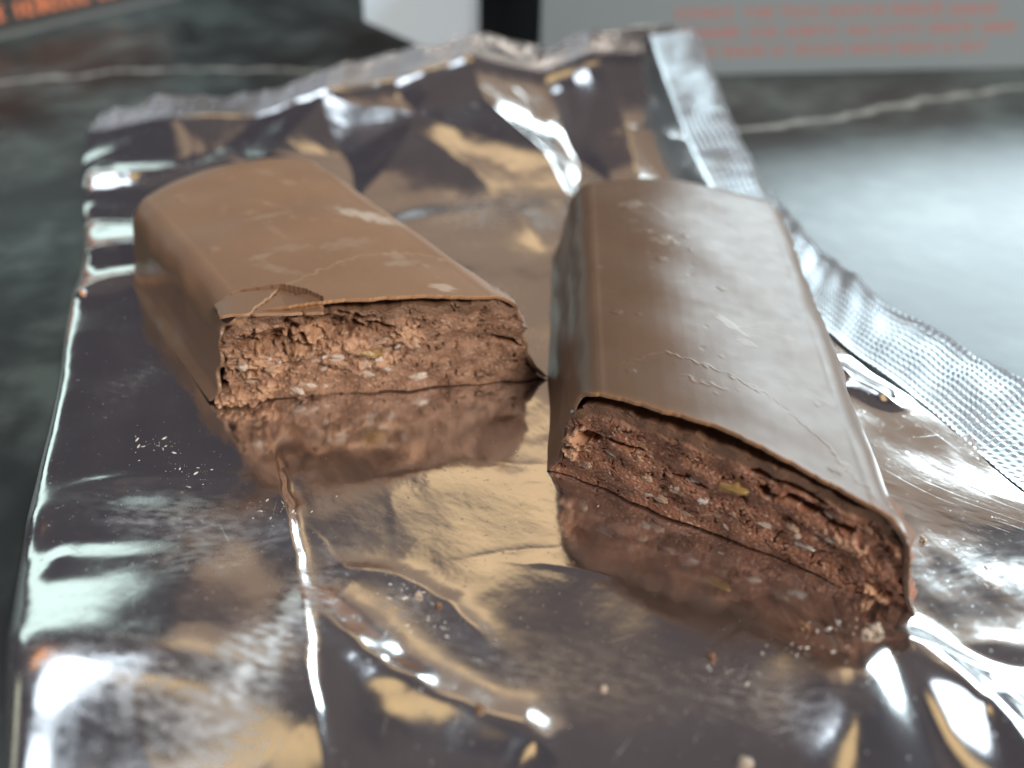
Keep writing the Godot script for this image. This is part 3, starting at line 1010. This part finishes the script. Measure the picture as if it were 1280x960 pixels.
	nut.position = (nat - nf * 0.15 - base) * MM
	nut.basis = Basis(wdir, Vector3.UP, nf) * Basis.from_euler(Vector3(0, 0, -0.25 if c.lumpy == 0.0 else 0.2))
	nut.set_meta("label", "yellow nut piece in the cut face")

	if c.lumpy == 0.0:
		make_plates(body, base, lift + high, coat)


# the cracked corner of the left half: outline on the top of the bar (x, z)
var crack_zone := PackedVector2Array([Vector2(-39.5, -117.2), Vector2(-36.4, -119.4), Vector2(-31.2, -120.3), Vector2(-27.6, -118.6), Vector2(-25.0, -116.4), Vector2(-24.2, -114.0), Vector2(-30, -110), Vector2(-41, -110)])


func make_plates(body: Node3D, base: Vector3, top: float, coat: Material) -> void:
	var plates := [
		[[Vector2(-39.2, -116.6), Vector2(-36.4, -119.0), Vector2(-31.3, -119.9), Vector2(-31.9, -117.4), Vector2(-33.0, -114.8), Vector2(-33.6, -112.6), Vector2(-37.2, -112.2)], Vector3(0.04, 0, -0.06), -0.3],
		[[Vector2(-31.1, -119.8), Vector2(-28.9, -118.9), Vector2(-28.4, -116.4), Vector2(-27.0, -113.7), Vector2(-29.6, -113.3), Vector2(-33.3, -112.9), Vector2(-32.7, -114.9), Vector2(-31.6, -117.4)], Vector3(0.02, 0, 0.03), -0.42],
		[[Vector2(-28.7, -118.8), Vector2(-27.2, -118.0), Vector2(-25.2, -115.9), Vector2(-24.2, -113.7), Vector2(-26.7, -113.6), Vector2(-28.1, -116.4)], Vector3(0.07, 0, -0.05), -0.6],
	]
	for pl in plates:
		var pts := PackedVector2Array(pl[0])
		var mid := Vector2.ZERO
		for q in pts:
			mid += q / pts.size()
		var ring := PackedVector2Array()
		for i in pts.size():
			for k in 6:
				var q := pts[i].lerp(pts[(i + 1) % pts.size()], k / 6.0)
				ring.append(q + Vector2(n1.get_noise_2d(q.x * 1.5, q.y * 1.5), n1.get_noise_2d(q.x * 1.5 + 9, q.y * 1.5)) * 0.16)
		var nx := ring.size() + 1
		var p := PackedVector3Array()
		var col := PackedColorArray()
		for lv in [[1.0, -0.4], [1.0, -0.10], [0.985, -0.03], [0.96, 0.0], [0.8, 0.0], [0.5, 0.0], [0.02, 0.0]]:
			for i in nx:
				var q: Vector2 = mid + (ring[i % ring.size()] - mid) * lv[0]
				var e := q - mid
				# follow the rounded shoulder of the bar at its left edge
				var away := maxf(0.0, (-36.0 - q.x) + (q.y + 114.0) * 0.15)
				var y: float = top + pl[2] + lv[1] + e.y * pl[1].x - e.x * pl[1].z - 0.07 * away * away
				p.append(Vector3(q.x, y, q.y))
				col.append(Color(0.40, 0.23, 0.13) if lv[0] > 0.97 else CHOC.lerp(Color(0.264, 0.153, 0.092), 0.5))
		var o := part("coating_plate", grid_mesh(nx, 7, p, base, col, PackedVector2Array(), 1), coat, body)
		o.set_meta("label", "cracked loose plate of the coating")


# ---------------------------------------------------------------------- crumbs
func build_crumbs() -> void:
	var spots := [
		[Vector2(30.4, -73.5), 0.55, "pale crumb on the foil under the middle of the right bar's cut face"],
		[Vector2(37.5, -73.2), 0.7, "largest brown crumb lying right below the right bar's near corner"],
		[Vector2(36.2, -72.6), 0.5, "pale crumb beside the larger one below the right bar's near corner"],
		[Vector2(20.5, -70.0), 0.4, "tiny pale crumb on the dark foil in front of the right bar"],
		[Vector2(9.5, -66.0), 0.35, "tiny brown crumb on the foil at the front centre"],
		[Vector2(-9.5, -77.5), 0.4, "small pale crumb in the leaf shaped dent of the foil"],
		[Vector2(-7.5, -76.0), 0.35, "small brown crumb in the leaf shaped dent of the foil"],
		[Vector2(21.5, -57.9), 0.6, "round pale crumb at the front edge of the picture, right of centre"],
		[Vector2(47.5, -88.0), 0.4, "tiny pale crumb on the scratched foil to the right of the right bar"],
		[Vector2(-2.0, -62.2), 0.45, "small brown crumb near the curved ridge at the front of the foil"],
	]
	var m1 := mat(Color(0.55, 0.45, 0.36), 0.5)
	var m2 := mat(Color(0.26, 0.14, 0.08), 0.5)
	var shapes := []
	for k in 4:
		shapes.append(lump(Vector3(1.0, 0.7, 0.8), 0.7, 20 + k, 14, 10))
	for k in spots.size():
		var s: Array = spots[k]
		var o := part("chocolate_crumb", shapes[k % 4], m1 if k % 3 else m2, self)
		o.position = (sheet[sheet_near(s[0])] + Vector3.UP * s[1] * 0.5) * MM
		o.rotation.y = rng.randf() * TAU
		o.scale = Vector3.ONE * s[1]
		tag(o, s[2], "crumb", "crumbs on the foil")
	var mm := MultiMesh.new()
	mm.transform_format = MultiMesh.TRANSFORM_3D
	mm.mesh = lump(Vector3(1, 0.6, 0.8), 0.6, 50, 7, 5)
	mm.instance_count = 420
	var hubs := []
	for q in [Vector2(-11, -78), Vector2(-8, -73.5), Vector2(-45, -103), Vector2(-39, -98), Vector2(22, -68), Vector2(29, -70), Vector2(34, -73), Vector2(-27, -90), Vector2(54, -82)]:
		hubs.append(sheet_near(q))
	var done := 0
	while done < 420:
		var at := sheet[int(rng.randf_range(0.0, 0.6) * sheet_ny) * sheet_nx + rng.randi_range(20, sheet_nx - 20)]
		if done < 340:   # clusters of flecks
			var hub: int = hubs[done % hubs.size()] + int(rng.randfn(0, 7)) + sheet_nx * int(rng.randfn(0, 5))
			at = sheet[clampi(hub, 0, sheet.size() - 1)]
		elif n1.get_noise_2d(at.x * 0.07 + 3.0, at.z * 0.07) + 0.25 * rng.randf() < 0.28:
			continue
		var s := 0.025 + 0.13 * pow(rng.randf(), 5.0)
		mm.set_instance_transform(done, Transform3D(Basis.from_euler(Vector3(rng.randf() * TAU, rng.randf() * TAU, 0)) * Basis.from_scale(Vector3(1.0 + 2.0 * rng.randf(), 0.5, 1.0) * s), (at + Vector3.UP * s * 0.3) * MM))
		done += 1
	var st := MultiMeshInstance3D.new()
	st.name = "crumb_dust"
	st.multimesh = mm
	st.material_override = mat(Color(0.75, 0.72, 0.68), 0.5)
	st.set_meta("kind", "stuff")
	tag(st, "fine pale crumbs and dust specks scattered over the foil", "crumbs")
	add_child(st, true)
